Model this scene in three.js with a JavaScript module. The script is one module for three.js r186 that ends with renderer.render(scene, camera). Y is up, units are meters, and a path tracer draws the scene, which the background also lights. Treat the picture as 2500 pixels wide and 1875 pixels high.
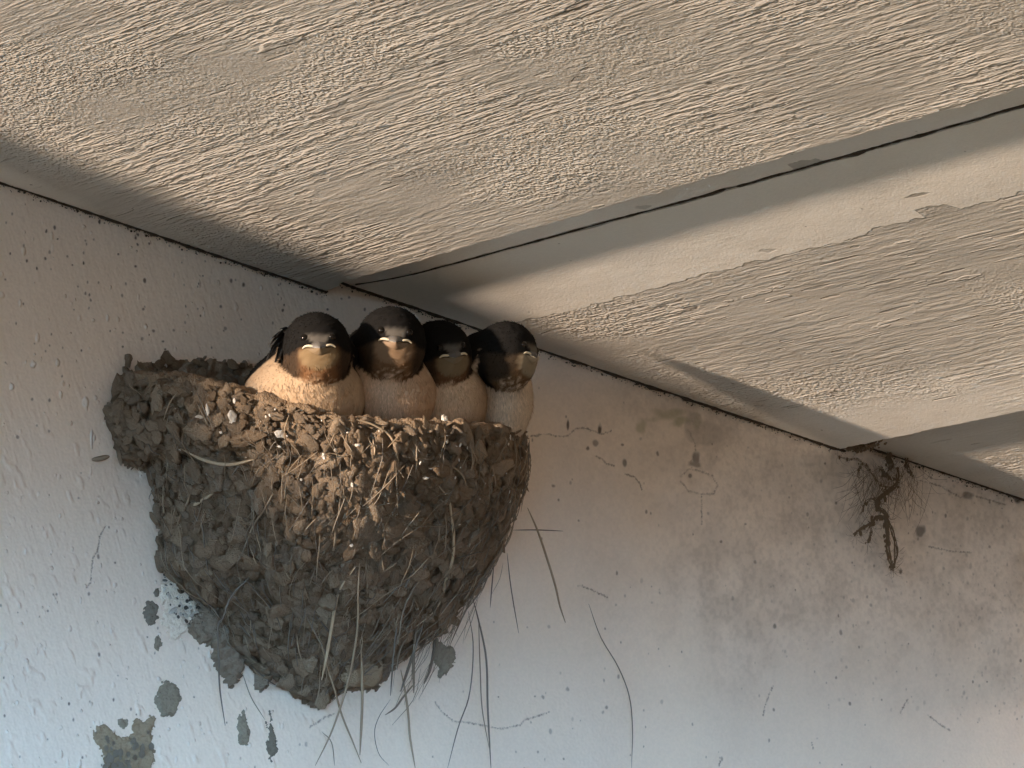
import * as THREE from 'three';
import { mergeGeometries, mergeVertices } from 'three/addons/utils/BufferGeometryUtils.js';
import { ImprovedNoise } from 'three/addons/math/ImprovedNoise.js';

// ---------------------------------------------------------------- camera, sky, sun, exposure
const D2R = Math.PI / 180;
const TOP = 2.1;                       // height of the corner between wall and ceiling at x = 0
const SLOPE = 13.75 * D2R;             // the ceiling falls to the right along the wall
const scene = new THREE.Scene();
const camera = new THREE.PerspectiveCamera(6.023, 4 / 3, 0.05, 400);
camera.position.set(-1.12944, TOP - 0.36386, 2.4266);
camera.lookAt(camera.position.clone().add(new THREE.Vector3(Math.sin(26.5 * D2R) * Math.cos(7 * D2R), Math.sin(7 * D2R), -Math.cos(26.5 * D2R) * Math.cos(7 * D2R))));

const renderer = new THREE.WebGLRenderer();
renderer.toneMapping = THREE.LinearToneMapping;
renderer.toneMappingExposure = 2.6;
renderer.shadowMap.enabled = true;

{ // evening sky: pale near the horizon, bluer overhead
  const W = 256, H = 128, data = new Float32Array(W * H * 4);
  for (let j = 0; j < H; j++) {
    const e = Math.max(0, Math.sin(((j + 0.5) / H - 0.5) * Math.PI)), k = Math.pow(1 - e, 8);
    for (let i = 0; i < W; i++) {
      const o = (j * W + i) * 4;
      data[o] = 0.06 + 5.0 * k; data[o + 1] = 0.1 + 9.4 * k; data[o + 2] = 0.18 + 14.2 * k; data[o + 3] = 1;
    }
  }
  const t = new THREE.DataTexture(data, W, H, THREE.RGBAFormat, THREE.FloatType);
  t.mapping = THREE.EquirectangularReflectionMapping; t.magFilter = THREE.LinearFilter; t.needsUpdate = true;
  scene.background = t; scene.environment = t;
}
const sun = new THREE.DirectionalLight(new THREE.Color().setRGB(1, 0.77, 0.58), 4.2);
const SUNDIR = new THREE.Vector3(1, -0.121, -0.15).normalize();   // the way the light travels
sun.position.copy(SUNDIR).multiplyScalar(-8).add(new THREE.Vector3(0, TOP, 0));
sun.target.position.set(0, TOP, 0);
sun.castShadow = true; sun.shadow.radius = 4; sun.shadow.mapSize.set(4096, 4096);
Object.assign(sun.shadow.camera, { left: -2, right: 2, top: 2, bottom: -2, near: 0.5, far: 20 });
scene.add(sun, sun.target);

// ---------------------------------------------------------------- helpers
function rng(seed) { let a = seed >>> 0; return () => { a = (a + 0x6D2B79F5) | 0; let t = Math.imul(a ^ (a >>> 15), 1 | a); t = (t + Math.imul(t ^ (t >>> 7), 61 | t)) ^ t; return ((t ^ (t >>> 14)) >>> 0) / 4294967296; }; }
const lerp = (a, b, t) => a + (b - a) * t, clamp = (x, a = 0, b = 1) => Math.min(b, Math.max(a, x));
const sstep = (a, b, x) => { const t = clamp((x - a) / (b - a)); return t * t * (3 - 2 * t); };
const LAT = new Float32Array(65536); { const r = rng(77); for (let i = 0; i < 65536; i++) LAT[i] = r(); }
function vn(x, y, s = 0) {   // smooth value noise, 0..1
  const xi = Math.floor(x), yi = Math.floor(y), fx = x - xi, fy = y - yi, u = fx * fx * (3 - 2 * fx), v = fy * fy * (3 - 2 * fy);
  const r0 = ((yi + s * 37) & 255) << 8, r1 = ((yi + 1 + s * 37) & 255) << 8, c0 = (xi + s * 91) & 255, c1 = (xi + 1 + s * 91) & 255;
  const a = LAT[r0 | c0], b = LAT[r0 | c1], c = LAT[r1 | c0], d = LAT[r1 | c1];
  return a + (b - a) * u + (c - a) * v + (a - b - c + d) * u * v;
}
const fbm = (x, y, s, n = 4) => { let t = 0, k = 0.5, q = 0; for (let i = 0; i < n; i++) { t += k * vn(x, y, s + i * 3); q += k; x *= 2.03; y *= 2.03; k *= 0.5; } return t / q; };
const PN = new ImprovedNoise();
const n3 = (x, y, z) => PN.noise(x + 31.7, y + 17.3, z + 5.9);
const toS = (c) => Math.round(255 * clamp(c <= 0.0031308 ? 12.92 * c : 1.055 * Math.pow(c, 1 / 2.4) - 0.055));
function colourTex(w, h, f) {   // f(i, j) -> linear [r, g, b]
  const d = new Uint8Array(w * h * 4);
  for (let j = 0, o = 0; j < h; j++) for (let i = 0; i < w; i++, o += 4) { const c = f(i, j); d[o] = toS(c[0]); d[o + 1] = toS(c[1]); d[o + 2] = toS(c[2]); d[o + 3] = 255; }
  const t = new THREE.DataTexture(d, w, h); t.colorSpace = THREE.SRGBColorSpace; return finish(t);
}
function heightTex(w, h, data) { return finish(new THREE.DataTexture(data, w, h, THREE.RedFormat, THREE.FloatType)); }
function finish(t) { t.magFilter = t.minFilter = THREE.LinearFilter; t.wrapS = t.wrapT = THREE.MirroredRepeatWrapping; t.needsUpdate = true; return t; }
const rgb = (r, g, b) => new THREE.Color().setRGB(r, g, b);
const used = {};
function numbered(n) { used[n] = (used[n] || 0) + 1; return used[n] === 1 ? n : n + '_' + String(used[n] - 1).padStart(3, '0'); }
function tag(o, label, category, group, kind) { if (label) o.userData.label = label; if (category) o.userData.category = category; if (group) o.userData.group = group; if (kind) o.userData.kind = kind; return o; }
function thing(name, base, label, category, group) { const g = new THREE.Group(); g.name = numbered(name); g.position.set(base[0], base[1], base[2]); scene.add(g); return tag(g, label, category, group); }
function part(name, geo, mat, parent) { const m = new THREE.Mesh(geo, mat); m.name = name; parent.add(m); return m; }
// geometry written about the wall corner (0, TOP, 0), moved to a thing's own base
function own(geo, t) { return geo.translate(-t.position.x, TOP - t.position.y, -t.position.z); }
function gridGeo(nu, nv, f, uvf, flip) {   // f(i, j) -> [x, y, z]
  const p = [], uv = [], ix = [];
  for (let j = 0; j <= nv; j++) for (let i = 0; i <= nu; i++) { const q = f(i, j); p.push(q[0], q[1], q[2]); const t = uvf ? uvf(i, j, q) : [i / nu, j / nv]; uv.push(t[0], t[1]); }
  for (let j = 0; j < nv; j++) for (let i = 0; i < nu; i++) { const a = j * (nu + 1) + i, b = a + 1, c = a + nu + 1, d = c + 1; if (flip) ix.push(a, b, d, a, d, c); else ix.push(a, d, b, a, c, d); }
  const g = new THREE.BufferGeometry(); g.setAttribute('position', new THREE.Float32BufferAttribute(p, 3)); g.setAttribute('uv', new THREE.Float32BufferAttribute(uv, 2)); g.setIndex(ix); g.computeVertexNormals(); return g;
}
function strand(pts, r, sides = 5, tip = 0.35, seg = 0) {   // a tapered stalk through points
  const curve = new THREE.CatmullRomCurve3(pts, false, 'centripetal'), n = seg || Math.max(6, pts.length * 4);
  const g = new THREE.TubeGeometry(curve, n, r, sides, false), p = g.attributes.position, c = new THREE.Vector3();
  for (let i = 0; i <= n; i++) { curve.getPointAt(i / n, c); const k = lerp(1, tip, Math.pow(Math.abs(i / n * 2 - 1), 3)); for (let s = 0; s <= sides; s++) { const a = i * (sides + 1) + s; p.setXYZ(a, lerp(c.x, p.getX(a), k), lerp(c.y, p.getY(a), k), lerp(c.z, p.getZ(a), k)); } }
  return g;
}
const triples = (a, from = 0) => { const o = []; for (let i = from; i + 2 < a.length; i += 3) o.push(new THREE.Vector3(a[i] / 1000, a[i + 1] / 1000, a[i + 2] / 1000)); return o; };
const pairs = (a) => { const o = []; for (let i = 0; i + 1 < a.length; i += 2) o.push([a[i] / 1000, a[i + 1] / 1000]); return o; };

// ---------------------------------------------------------------- ground
{
  const S = 512, cols = colourTex(S, S, (i, j) => { const a = fbm(i / 34, j / 34, 2, 5), b = vn(i / 2.1, j / 2.1, 9); const k = 0.72 + 0.4 * a + 0.18 * b; return [0.60 * k, 0.28 * k, 0.12 * k]; });
  cols.repeat.set(120, 120);
  const g = new THREE.PlaneGeometry(320, 320); g.rotateX(-Math.PI / 2);
  const m = part('ground', g, new THREE.MeshStandardMaterial({ map: cols, roughness: 1 }), scene);
  m.position.y = 0; tag(m, 'bare dry earth yard in front of the wall', 'ground', null, 'structure');
}

// ---------------------------------------------------------------- painted wall
const MARKS = [
[83,-51,89.3,-50.1,94.9,-49.1,99.8,-49.8,104,-49.3,106.8,-46.6,111,-46.1,118,-48,122.3,-46.5],
[115.2,-56.3,118,-57.4,119.4,-58.9,123.7,-59.7],
[127.9,-62.6,132.1,-63.7,134.3,-66.1,135,-68.6],
[160.4,-68.6,160.5,-72.4,160.4,-75.6,160.5,-80.7],
[151.3,-62.7,154.9,-59.4,159.9,-59.8,164.9,-61.4,167.4,-65.1,165.6,-68.4,159.8,-68.6,154.9,-67.6,151.3,-64],
[154.9,-44.1,156.4,-47.2,157.8,-49.7,158.1,-52.2,155.6,-57.4],
[-84.4,-91.6,-86.8,-96.1,-87.7,-101.4,-89.6,-104.1,-90,-109.4,-90.4,-112.9,-92.3,-115.2],
[48.3,-151.3,51.6,-155.1,55.8,-158.3,62.3,-158.6,67.6,-159.3,75.7,-160.5,83.8,-158.8,85.4,-156.8,89.2,-155.7,96.2,-153.5],
[-2.9,-162.7,0.2,-160.7,3.4,-158.7,7.6,-157.1],
[191,-140.3,189.2,-143.9,187.5,-147.8,186.6,-151.7],
[258.4,-149.2,263.8,-152.6,268.3,-154.8],
[207.5,-161.1,208.1,-164.1],
[168.1,-168.5,167.7,-171.6],
[249.5,-143.3,245.9,-148.9],
[107.8,-105.5,113,-106.8,120.3,-109.6],
[259,-84.1,269.8,-85.6,278.8,-85.6],
[254.8,-58.6,264.9,-60.6,268.5,-62.4,273.6,-64.6,276.4,-62.8,281,-63.8,287,-65.1,293.9,-66.4]
];
const wallMat = (() => {
  const W = 2048, H = 1536, X0 = -0.22, Y0 = -0.255, SX = 0.58, SY = 0.435, N = W * H;   // metres covered by the texture
  const dark = new Float32Array(N), pale = new Float32Array(N), green = new Float32Array(N), hgt = new Float32Array(N);
  const r = rng(5);
  const ppm = W / SX;
  function blot(x, y, rx, ry, a, arr, soft = 0.5, h = 0, wob = 0.3) {
    const cx = (x - X0) * ppm, cy = (y - Y0) * ppm, px = rx * ppm, py = ry * ppm, m = Math.max(px, py) * 1.6 + 1, s = Math.floor(r() * 60);
    for (let j = Math.max(0, Math.floor(cy - m)); j <= Math.min(H - 1, cy + m); j++) for (let i = Math.max(0, Math.floor(cx - m)); i <= Math.min(W - 1, cx + m); i++) {
      const u = (i - cx) / px, v = (j - cy) / py, d = Math.hypot(u, v) + wob * (vn(i / (0.7 * px + 1), j / (0.7 * py + 1), s) - 0.5) * 2;
      const k = 1 - sstep(1 - soft, 1 + soft * 0.3, d); if (k <= 0) continue;
      const o = j * W + i; if (arr) arr[o] = Math.max(arr[o], a * k); if (h) hgt[o] += h * k;
    }
  }
  // plaster: brushed paint, lumps and vertical runs on the left, smoother on the right
  for (let j = 0; j < H; j++) for (let i = 0; i < W; i++) {
    const x = X0 + i / ppm, y = Y0 + j / ppm, left = 1 - sstep(-0.03, 0.06, x);
    let h = 0.5 * fbm(x * 60, y * 42, 11, 3) + 0.05 * vn(x * 900, y * 520, 14) + 0.03 * vn(x * 1900, y * 1900, 15);
    const q = x + y * 0.32;                                    // brush strokes lean a little
    h += left * (0.05 * vn(q * 700, y * 110, 16) + 0.04 * vn(q * 1300, y * 160, 17)) + 0.05 * vn(x * 1500, y * 1300, 24);
    const l = vn(q * 300, y * 170, 18) * 0.6 + vn(q * 640, y * 330, 19) * 0.4;
    h += left * 0.36 * Math.pow(clamp((l - 0.64) / 0.22), 1.4) * (0.2 + 0.8 * sstep(-0.03, -0.08, y));
    hgt[j * W + i] = h;
  }
  // lumps and runs of thick paint, their raking-light highlights painted pale
  for (let k = 0; k < 900; k++) { const x = lerp(-0.2, 0.0, Math.pow(r(), 1.2)), y = lerp(-0.22, 0.04, Math.pow(r(), 1.5)), s = lerp(0.0003, 0.0011, r() * r()); blot(x, y, s, s * lerp(1.0, 3.6, r() * r()), lerp(0.2, 0.8, r() * r()), pale, 0.6, lerp(0.1, 0.4, r())); }
  // fly specks
  const spots = (n, fx, fy, s0, s1, a0, a1) => { for (let k = 0; k < n; k++) { const s = lerp(s0, s1, r() * r()); blot(fx(), fy(), s, s * lerp(0.9, 1.7, r()), lerp(a0, a1, r()), dark, 0.55); } };
  spots(130, () => lerp(-0.14, 0.02, r()), () => lerp(-0.03, 0.02, r()), 0.00035, 0.0008, 0.5, 0.95);
  spots(60, () => lerp(-0.14, -0.04, r()), () => lerp(-0.2, -0.03, r()), 0.00035, 0.0008, 0.5, 0.95);
  spots(260, () => lerp(0.06, 0.34, r()), () => lerp(-0.2, -0.02, r()), 0.0003, 0.0009, 0.25, 0.7);
  spots(520, () => lerp(0.17, 0.34, Math.sqrt(r())), () => lerp(-0.15, -0.04, r()), 0.0003, 0.0009, 0.08, 0.35);
  spots(90, () => lerp(-0.2, 0.35, r()), () => lerp(-0.25, -0.1, r()), 0.0003, 0.0008, 0.3, 0.9);
  // cracks, scratches and tide marks
  MARKS.forEach((m, mi) => {
    const pts = pairs(m);
    for (let k = 0; k + 1 < pts.length; k++) { const [ax, ay] = pts[k], [bx, by] = pts[k + 1], n = Math.ceil(Math.hypot(bx - ax, by - ay) / 0.0002); for (let s = 0; s < n; s++) { const t = s / n; if (r() < 0.16) continue; const w = lerp(0.00012, 0.00042, Math.pow(r(), 2.2)); blot(lerp(ax, bx, t) + (r() - 0.5) * 0.0004, lerp(ay, by, t) + (r() - 0.5) * 0.0004, w, w * 1.2, lerp(0.25, 0.8, r()) * (mi === 4 || mi === 5 ? 0.55 : 0.85), dark, 0.6, -0.12); } }
  });
  // dirt knots along the cracks and the dark chip with its pale flaked patch
  for (const [x, y, a, b, k] of [[0.1037, -0.0452, 0.0006, 0.0022, 0.9], [0.1172, -0.0463, 0.0008, 0.0022, 0.9], [0.1155, -0.0515, 0.0016, 0.0014, 0.6], [0.112, -0.0537, 0.0009, 0.0009, 0.8], [0.1278, -0.0585, 0.001, 0.0016, 0.7], [0.1583, -0.0552, 0.0018, 0.0032, 0.62], [0.1576, -0.0575, 0.0028, 0.0012, 0.6], [0.1556, -0.0620, 0.0009, 0.0009, 0.7], [0.2556, -0.0782, 0.0022, 0.0024, 0.75], [0.2986, -0.0638, 0.0019, 0.0024, 0.75], [0.2468, -0.0942, 0.0009, 0.0011, 0.8], [0.2768, -0.0636, 0.003, 0.0016, 0.6]]) blot(x, y, a, b, k, dark, 0.5, -0.1);
  for (const [x, y, a, b, k] of [[0.1457, -0.0395, 0.008, 0.0028, 0.5], [0.1517, -0.0412, 0.004, 0.003, 0.6], [0.1343, -0.0446, 0.0025, 0.003, 0.5], [0.1590, -0.0415, 0.0025, 0.004, 0.35]]) blot(x, y, a, b, k, green, 0.7, 0.1, 0.5);
  for (const [x, y, a, b] of [[0.162, -0.0465, 0.008, 0.005], [0.158, -0.043, 0.005, 0.006]]) blot(x, y, a, b, 0.22, dark, 0.35, 0.05, 0.5);
  for (const [x, y, a, b] of [[-0.1137, -0.0345, 0.001, 0.0014], [-0.104, -0.0333, 0.0008, 0.0014], [-0.122, -0.043, 0.001, 0.0015], [-0.093, -0.0475, 0.0012, 0.002], [-0.0905, -0.0605, 0.0005, 0.0035], [-0.078, -0.041, 0.0008, 0.0024], [-0.1385, -0.046, 0.0008, 0.004]]) blot(x, y, a, b, 0.8, pale, 0.5, 0.5);
  const map = colourTex(W, H, (i, j) => {
    const o = j * W + i, x = X0 + i / ppm, y = Y0 + j / ppm;
    const n = fbm(x * 28, y * 22, 31, 4) - 0.5, f = vn(x * 1500, y * 1500, 33) - 0.5, k = 1 + 0.16 * n + 0.07 * f;
    let c = [0.80 * k, 0.69 * k * (1 - 0.02 * n), 0.58 * k * (1 - 0.06 * n)];
    const grime = (0.55 * sstep(0.30, 0.75, fbm(x * 110, y * 90, 36, 5)) + 0.45 * sstep(0.35, 0.8, fbm(x * 700, y * 600, 39, 3))) * sstep(0.06, 0.2, x + 0.06 * (fbm(x * 30, y * 30, 35, 3) - 0.5)) * sstep(-0.17, -0.10, y + 0.05 * (fbm(x * 40, y * 40, 38, 3) - 0.5));
    c = [lerp(c[0], 0.26, grime * 0.42), lerp(c[1], 0.195, grime * 0.42), lerp(c[2], 0.14, grime * 0.42)];
    const g = green[o], d = dark[o], p = pale[o];
    c = [lerp(c[0], 0.33, g), lerp(c[1], 0.31, g), lerp(c[2], 0.15, g)];
    c = [lerp(c[0], 0.9, p), lerp(c[1], 0.87, p), lerp(c[2], 0.83, p)];
    return [lerp(c[0], 0.05, d), lerp(c[1], 0.038, d), lerp(c[2], 0.028, d)];
  });
  const bump = heightTex(W, H, hgt);
  for (const t of [map, bump]) { t.repeat.set(1 / SX, 1 / SY); t.offset.set(-X0 / SX, -Y0 / SY); }
  return new THREE.MeshStandardMaterial({ map, bumpMap: bump, bumpScale: 0.0013, roughness: 0.42 });
})();
function prism(pts, z0, z1, ref) {   // polygon in x, y given thickness along z, uv in metres about the corner
  const s = new THREE.Shape(); pts.forEach(([x, y], i) => (i ? s.lineTo(x, y) : s.moveTo(x, y)));
  const g = new THREE.ExtrudeGeometry(s, { depth: z1 - z0, bevelEnabled: false }); g.translate(0, 0, z0); return g;
}
{
  const roofY = (x) => -x * Math.tan(SLOPE);
  const w = thing('plastered_wall', [0, 0, 0], 'old lumpy painted plaster wall with dark fly specks, cracks and mud marks', 'wall');
  part('added_dado', own(prism([[-2.6, -TOP], [1.1, -TOP], [1.1, -0.235], [-2.6, -0.235]], 0.0005, 0.006), w), new THREE.MeshStandardMaterial({ color: rgb(0.26, 0.14, 0.065), roughness: 0.8 }), w);  // unseen brown band added to cut the blue bounce off the lower wall
  part('plaster', own(prism([[-2.6, -TOP], [1.1, -TOP], [1.1, roofY(1.1) + 0.028], [-1.3, roofY(-1.3) + 0.028], [-2.6, roofY(-1.3) + 0.028]], -0.22, 0), w), wallMat, w);
  const pier = thing('sun_block_pier', [-1.12, 0, 0], 'added unseen pier left of the nest that blocks the low sun', 'pier');  // added out of view, stepped to keep the sun off nest and wall
  part('sun_block_head', own(prism([[-1.25, 0.052], [-1.0, 0.052], [-1.0, roofY(-1.0) - 0.004], [-1.25, roofY(-1.25) - 0.004]], 0.001, 0.196), pier), wallMat, pier);
  part('sun_block_shaft', own(prism([[-1.26, -TOP], [-0.99, -TOP], [-0.99, 0.05], [-1.26, 0.05]], 0.001, 0.205), pier), wallMat, pier);
  const yard = thing('sky_block_wall', [-10, 0, 4.5], 'added unseen wall far to the left that blocks low sky light', 'wall');  // added out of view to hide the low sky at left
  part('blocker', new THREE.BoxGeometry(0.3, 3.0, 17).translate(0, 1.5, 0), new THREE.MeshStandardMaterial({ color: rgb(0.42, 0.27, 0.14), roughness: 0.9 }), yard);
  const side = thing('added_side_wall', [0.98, 0, 0], 'added unseen wall under the low roof end that darkens the right', 'wall');  // added out of view to dim and tint light from the right
  part('plaster', own(prism([[0.95, -TOP], [1.1, -TOP], [1.1, roofY(1.1) - 0.03], [0.95, roofY(0.95) - 0.03]], 0.003, 1.05), side), new THREE.MeshStandardMaterial({ color: rgb(0.2, 0.13, 0.075), roughness: 0.9 }), side);
}

// ---------------------------------------------------------------- board ceiling
const hB = (z) => 0.005;                     // how far board B lies above board A
const jag = (z, s) => (vn(z * 90, 0.5, s) - 0.5) * 0.0016 + (vn(z * 330, 0.5, s + 1) - 0.5) * 0.0012 + (vn(z * 900, 0.5, s + 2) - 0.5) * 0.0005;
const crackX = (z) => 0.0178 + 0.0010 * sstep(0.1, 0.3, z) - 0.006 * Math.exp(-z / 0.03) + (vn(z * 60, 0.5, 41) - 0.5) * 0.0010;
const TZ = 0.72;
function boardLook(seed, x0, wid, W, opts) {
  const H = 2048, hgt = new Float32Array(W * H), bare = new Float32Array(W * H), r = rng(seed);
  for (let j = 0; j < H; j++) { const z = (j + 0.5) / H * TZ;
    for (let i = 0; i < W; i++) {
      const x = x0 + (i + 0.5) / W * wid, o = j * W + i;
      const wx = x + 0.0016 * (vn(x * 30, z * 7, seed) - 0.5) + 0.004 * (vn(z * 3, 0.3, seed + 4) - 0.5);   // the grain wanders
      const a = vn(wx * 560, z * 42, seed + 1), b = vn(wx * 1150, z * 85, seed + 2), c = vn(wx * 1900, z * 260, seed + 3), e = vn(wx * 1300, z * 900, seed + 12);
      const patch = vn(x * 22, z * 10, seed + 5), patch2 = vn(x * 48, z * 20, seed + 6);
      let streak = sstep(0.52, 0.62, a) * 0.20 + sstep(0.53, 0.62, b) * 0.26 + (c - 0.5) * 0.22 + (e - 0.5) * 0.16;
      const k1 = vn(x * 760, z * 430, seed + 7), k2 = vn(x * 1500, z * 950, seed + 8);
      const knob = sstep(0.48, 0.66, k1) * 0.24 + sstep(0.5, 0.66, k2) * 0.26 + (c - 0.5) * 0.12;
      const flat = sstep(0.58, 0.74, patch2) * 0.6, kn = sstep(0.48, 0.66, patch);
      let h = lerp(streak, knob, kn * 0.75) * (1 - flat) * lerp(0.35, 1.25, sstep(0.3, 0.68, vn(x * 34, z * 13, seed + 13)));
      const rough = opts.rough ? opts.rough(x, z) : 1;
      h = h * rough + 0.25 * fbm(x * 70, z * 30, seed + 9, 3) + 0.05 * (vn(x * 2200, z * 1500, seed + 10) - 0.5);
      if (opts.step) h += opts.step(x, z);
      hgt[o] = h; bare[o] = rough;
    } }
  // thick flakes of paint, chips and specks
  const spot = new Float32Array(W * H), ppx = W / wid, ppz = H / TZ;
  function blot(x, z, rx, rz, a, h, soft = 0.5) {
    const cx = (x - x0) * ppx, cz = z * ppz, px = rx * ppx, pz = rz * ppz, s = Math.floor(r() * 50);
    for (let j = Math.max(0, Math.floor(cz - pz * 1.6 - 1)); j <= Math.min(H - 1, cz + pz * 1.6 + 1); j++) for (let i = Math.max(0, Math.floor(cx - px * 1.6 - 1)); i <= Math.min(W - 1, cx + px * 1.6 + 1); i++) {
      const d = Math.hypot((i - cx) / px, (j - cz) / pz) + (vn(i / (px * 0.6 + 1), j / (pz * 0.6 + 1), s) - 0.5) * 0.9, k = 1 - sstep(1 - soft, 1, d); if (k <= 0) continue;
      const o = j * W + i; spot[o] = Math.max(spot[o], a * k); hgt[o] += h * k;
    }
  }
  for (let k = 0; k < 420; k++) { const bx = x0 + r() * wid, bz = r() * TZ, wx = lerp(0.0004, 0.0019, r() * r()), lz = lerp(0.003, 0.020, r() * r()), sg = r() < 0.6 ? 1 : -1, hh = lerp(0.15, 0.5, r()); if (opts.rough && opts.rough(bx, bz) < 0.3) continue; blot(bx, bz, wx, lz, sg < 0 ? 0.25 : 0, sg * hh, 0.14); }
  for (let k = 0; k < 70; k++) { const s = lerp(0.0003, 0.0008, r() * r()); blot(x0 + r() * wid, r() * TZ, s, s * 1.8, lerp(0.5, 0.95, r()), 0, 0.6); }
  for (const [x, z, a, b, d, h] of opts.marks || []) blot(x, z, a, b, d, h, 0.35);
  const map = colourTex(W, H, (i, j) => {
    const o = j * W + i, x = x0 + i / ppx, z = j / ppz;
    const n = fbm(x * 24, z * 12, seed + 21, 4) - 0.5, f = vn(x * 1700, z * 900, seed + 22) - 0.5, grey = sstep(0.45, 0.8, fbm(x * 60, z * 16, seed + 23, 3));
    const w = clamp(bare[o] * 1.3), k = (1 + 0.14 * n + 0.05 * f) * (1 - 0.12 * grey * w), d = spot[o];
    const c = [lerp(0.80, 0.52, w) * k, lerp(0.765, 0.49, w) * k, lerp(0.71, 0.445, w) * k];
    return [lerp(c[0], 0.09, d), lerp(c[1], 0.07, d), lerp(c[2], 0.05, d)];
  });
  const bump = heightTex(W, H, hgt);
  return new THREE.MeshStandardMaterial({ map, bumpMap: bump, bumpScale: 0.001, roughness: 0.7 });
}
const lookA = boardLook(101, -0.36, 0.36, 2048, {
  rough: (x, z) => lerp(0.18, 1, sstep(0.012, 0.045, z + 0.012 * (vn(x * 60, z * 60, 3) - 0.5) + 0.05 * sstep(-0.16, -0.03, x))),
  marks: [[-0.1534, 0.292, 0.0028, 0.022, 0, 0.55], [-0.1305, 0.3296, 0.0016, 0.012, 0, 0.5], [-0.1505, 0.331, 0.001, 0.006, 0.5, -0.4], [-0.1184, 0.437, 0.003, 0.016, 0.45, -0.5], [-0.0551, 0.4085, 0.0009, 0.0022, 0.85, 0], [-0.0431, 0.4531, 0.0007, 0.003, 0.7, 0], [-0.0649, 0.1233, 0.001, 0.006, 0.3, -0.4]] });
const edgeB = (z) => 0.0705 + (vn(z * 30, 0.5, 61) - 0.5) * 0.004 + (vn(z * 160, 0.5, 62) - 0.5) * 0.003 + 0.006 * sstep(0.33, 0.335, z) * (1 - sstep(0.352, 0.354, z)) * -1 + (vn(z * 600, 0.5, 63) - 0.5) * 0.001;
const lookB = boardLook(202, 0, 0.246, 1408, {
  rough: (x, z) => lerp(0.05, 0.8, sstep(-0.0004, 0.0004, x - edgeB(z))) * lerp(0.25, 1, 1 - sstep(0.165, 0.205, x + 0.02 * (vn(x * 40, z * 40, 8) - 0.5))),
  step: (x, z) => -0.22 * sstep(-0.0003, 0.0003, x - edgeB(z)),
  marks: [[0.0909, 0.1267, 0.0016, 0.006, 0.65, -0.5], [0.0912, 0.116, 0.0018, 0.007, 0, 0.6], [0.0545, 0.3524, 0.0012, 0.008, 0.6, -0.1], [0.0651, 0.23, 0.0016, 0.005, 0.35, -0.1], [0.1107, 0.2818, 0.0009, 0.009, 0.55, -0.3], [0.1273, 0.2105, 0.0011, 0.011, 0.55, -0.3], [0.1175, 0.2792, 0.0014, 0.010, 0, 0.6], [0.084, 0.25, 0.0006, 0.014, 0.5, -0.3]] });
const dirtAndCrackMat = new THREE.MeshStandardMaterial({ color: rgb(0.05, 0.037, 0.025), roughness: 1 });  // shared by the real dirt and the painted shade in the crack
const REACH = 1.08;   // how far the roof stands out from the wall
const roofThing = thing('board_ceiling', [0, TOP, 0], 'sloping ceiling of wide rough painted boards above the nest', 'ceiling');
roofThing.rotation.z = -SLOPE;
function board(name, xa, xb, hf, z0f, nx, nz, mat, uvBox, deep = 0.032) {
  const zf = (j) => { const t = j / nz; return REACH * Math.pow(t, 1.25); };
  const P = (i, j) => { const zz = zf(j), z = lerp(z0f(0.5 * (xa(0.1) + xb(0.1))), 1, 0) * 0 + zz, a = xa(z), b = xb(z), x = lerp(a, b, i / nx); const z2 = Math.max(z, z0f(x)); return [x, hf(x, z2), z2]; };
  const uvf = (i, j, q) => [(q[0] - uvBox[0]) / uvBox[1], q[2] / TZ];
  const under = gridGeo(nx, nz, P, uvf, true);
  const right = gridGeo(2, nz, (i, j) => { const q = P(nx, j); return [q[0], lerp(q[1], deep, i / 2), q[2]]; }, uvf, true);
  const left = gridGeo(2, nz, (i, j) => { const q = P(0, j); return [q[0], lerp(q[1], deep, i / 2), q[2]]; }, uvf, false);
  const back = gridGeo(nx, 2, (i, j) => { const q = P(i, 0); return [q[0], lerp(q[1], deep, j / 2), q[2]]; }, uvf, false);
  const front = gridGeo(nx, 2, (i, j) => { const q = P(i, nz); return [q[0], lerp(q[1], deep, j / 2), q[2]]; }, uvf, true);
  return part(name, mergeGeometries([under, right, left, back, front]), mat, roofThing);
}
const endGap = (x) => 0.0016 + 0.0012 * (vn(x * 220, 0.5, 51) - 0.5) + 0.001 * (vn(x * 700, 0.5, 52) - 0.5);
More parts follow.
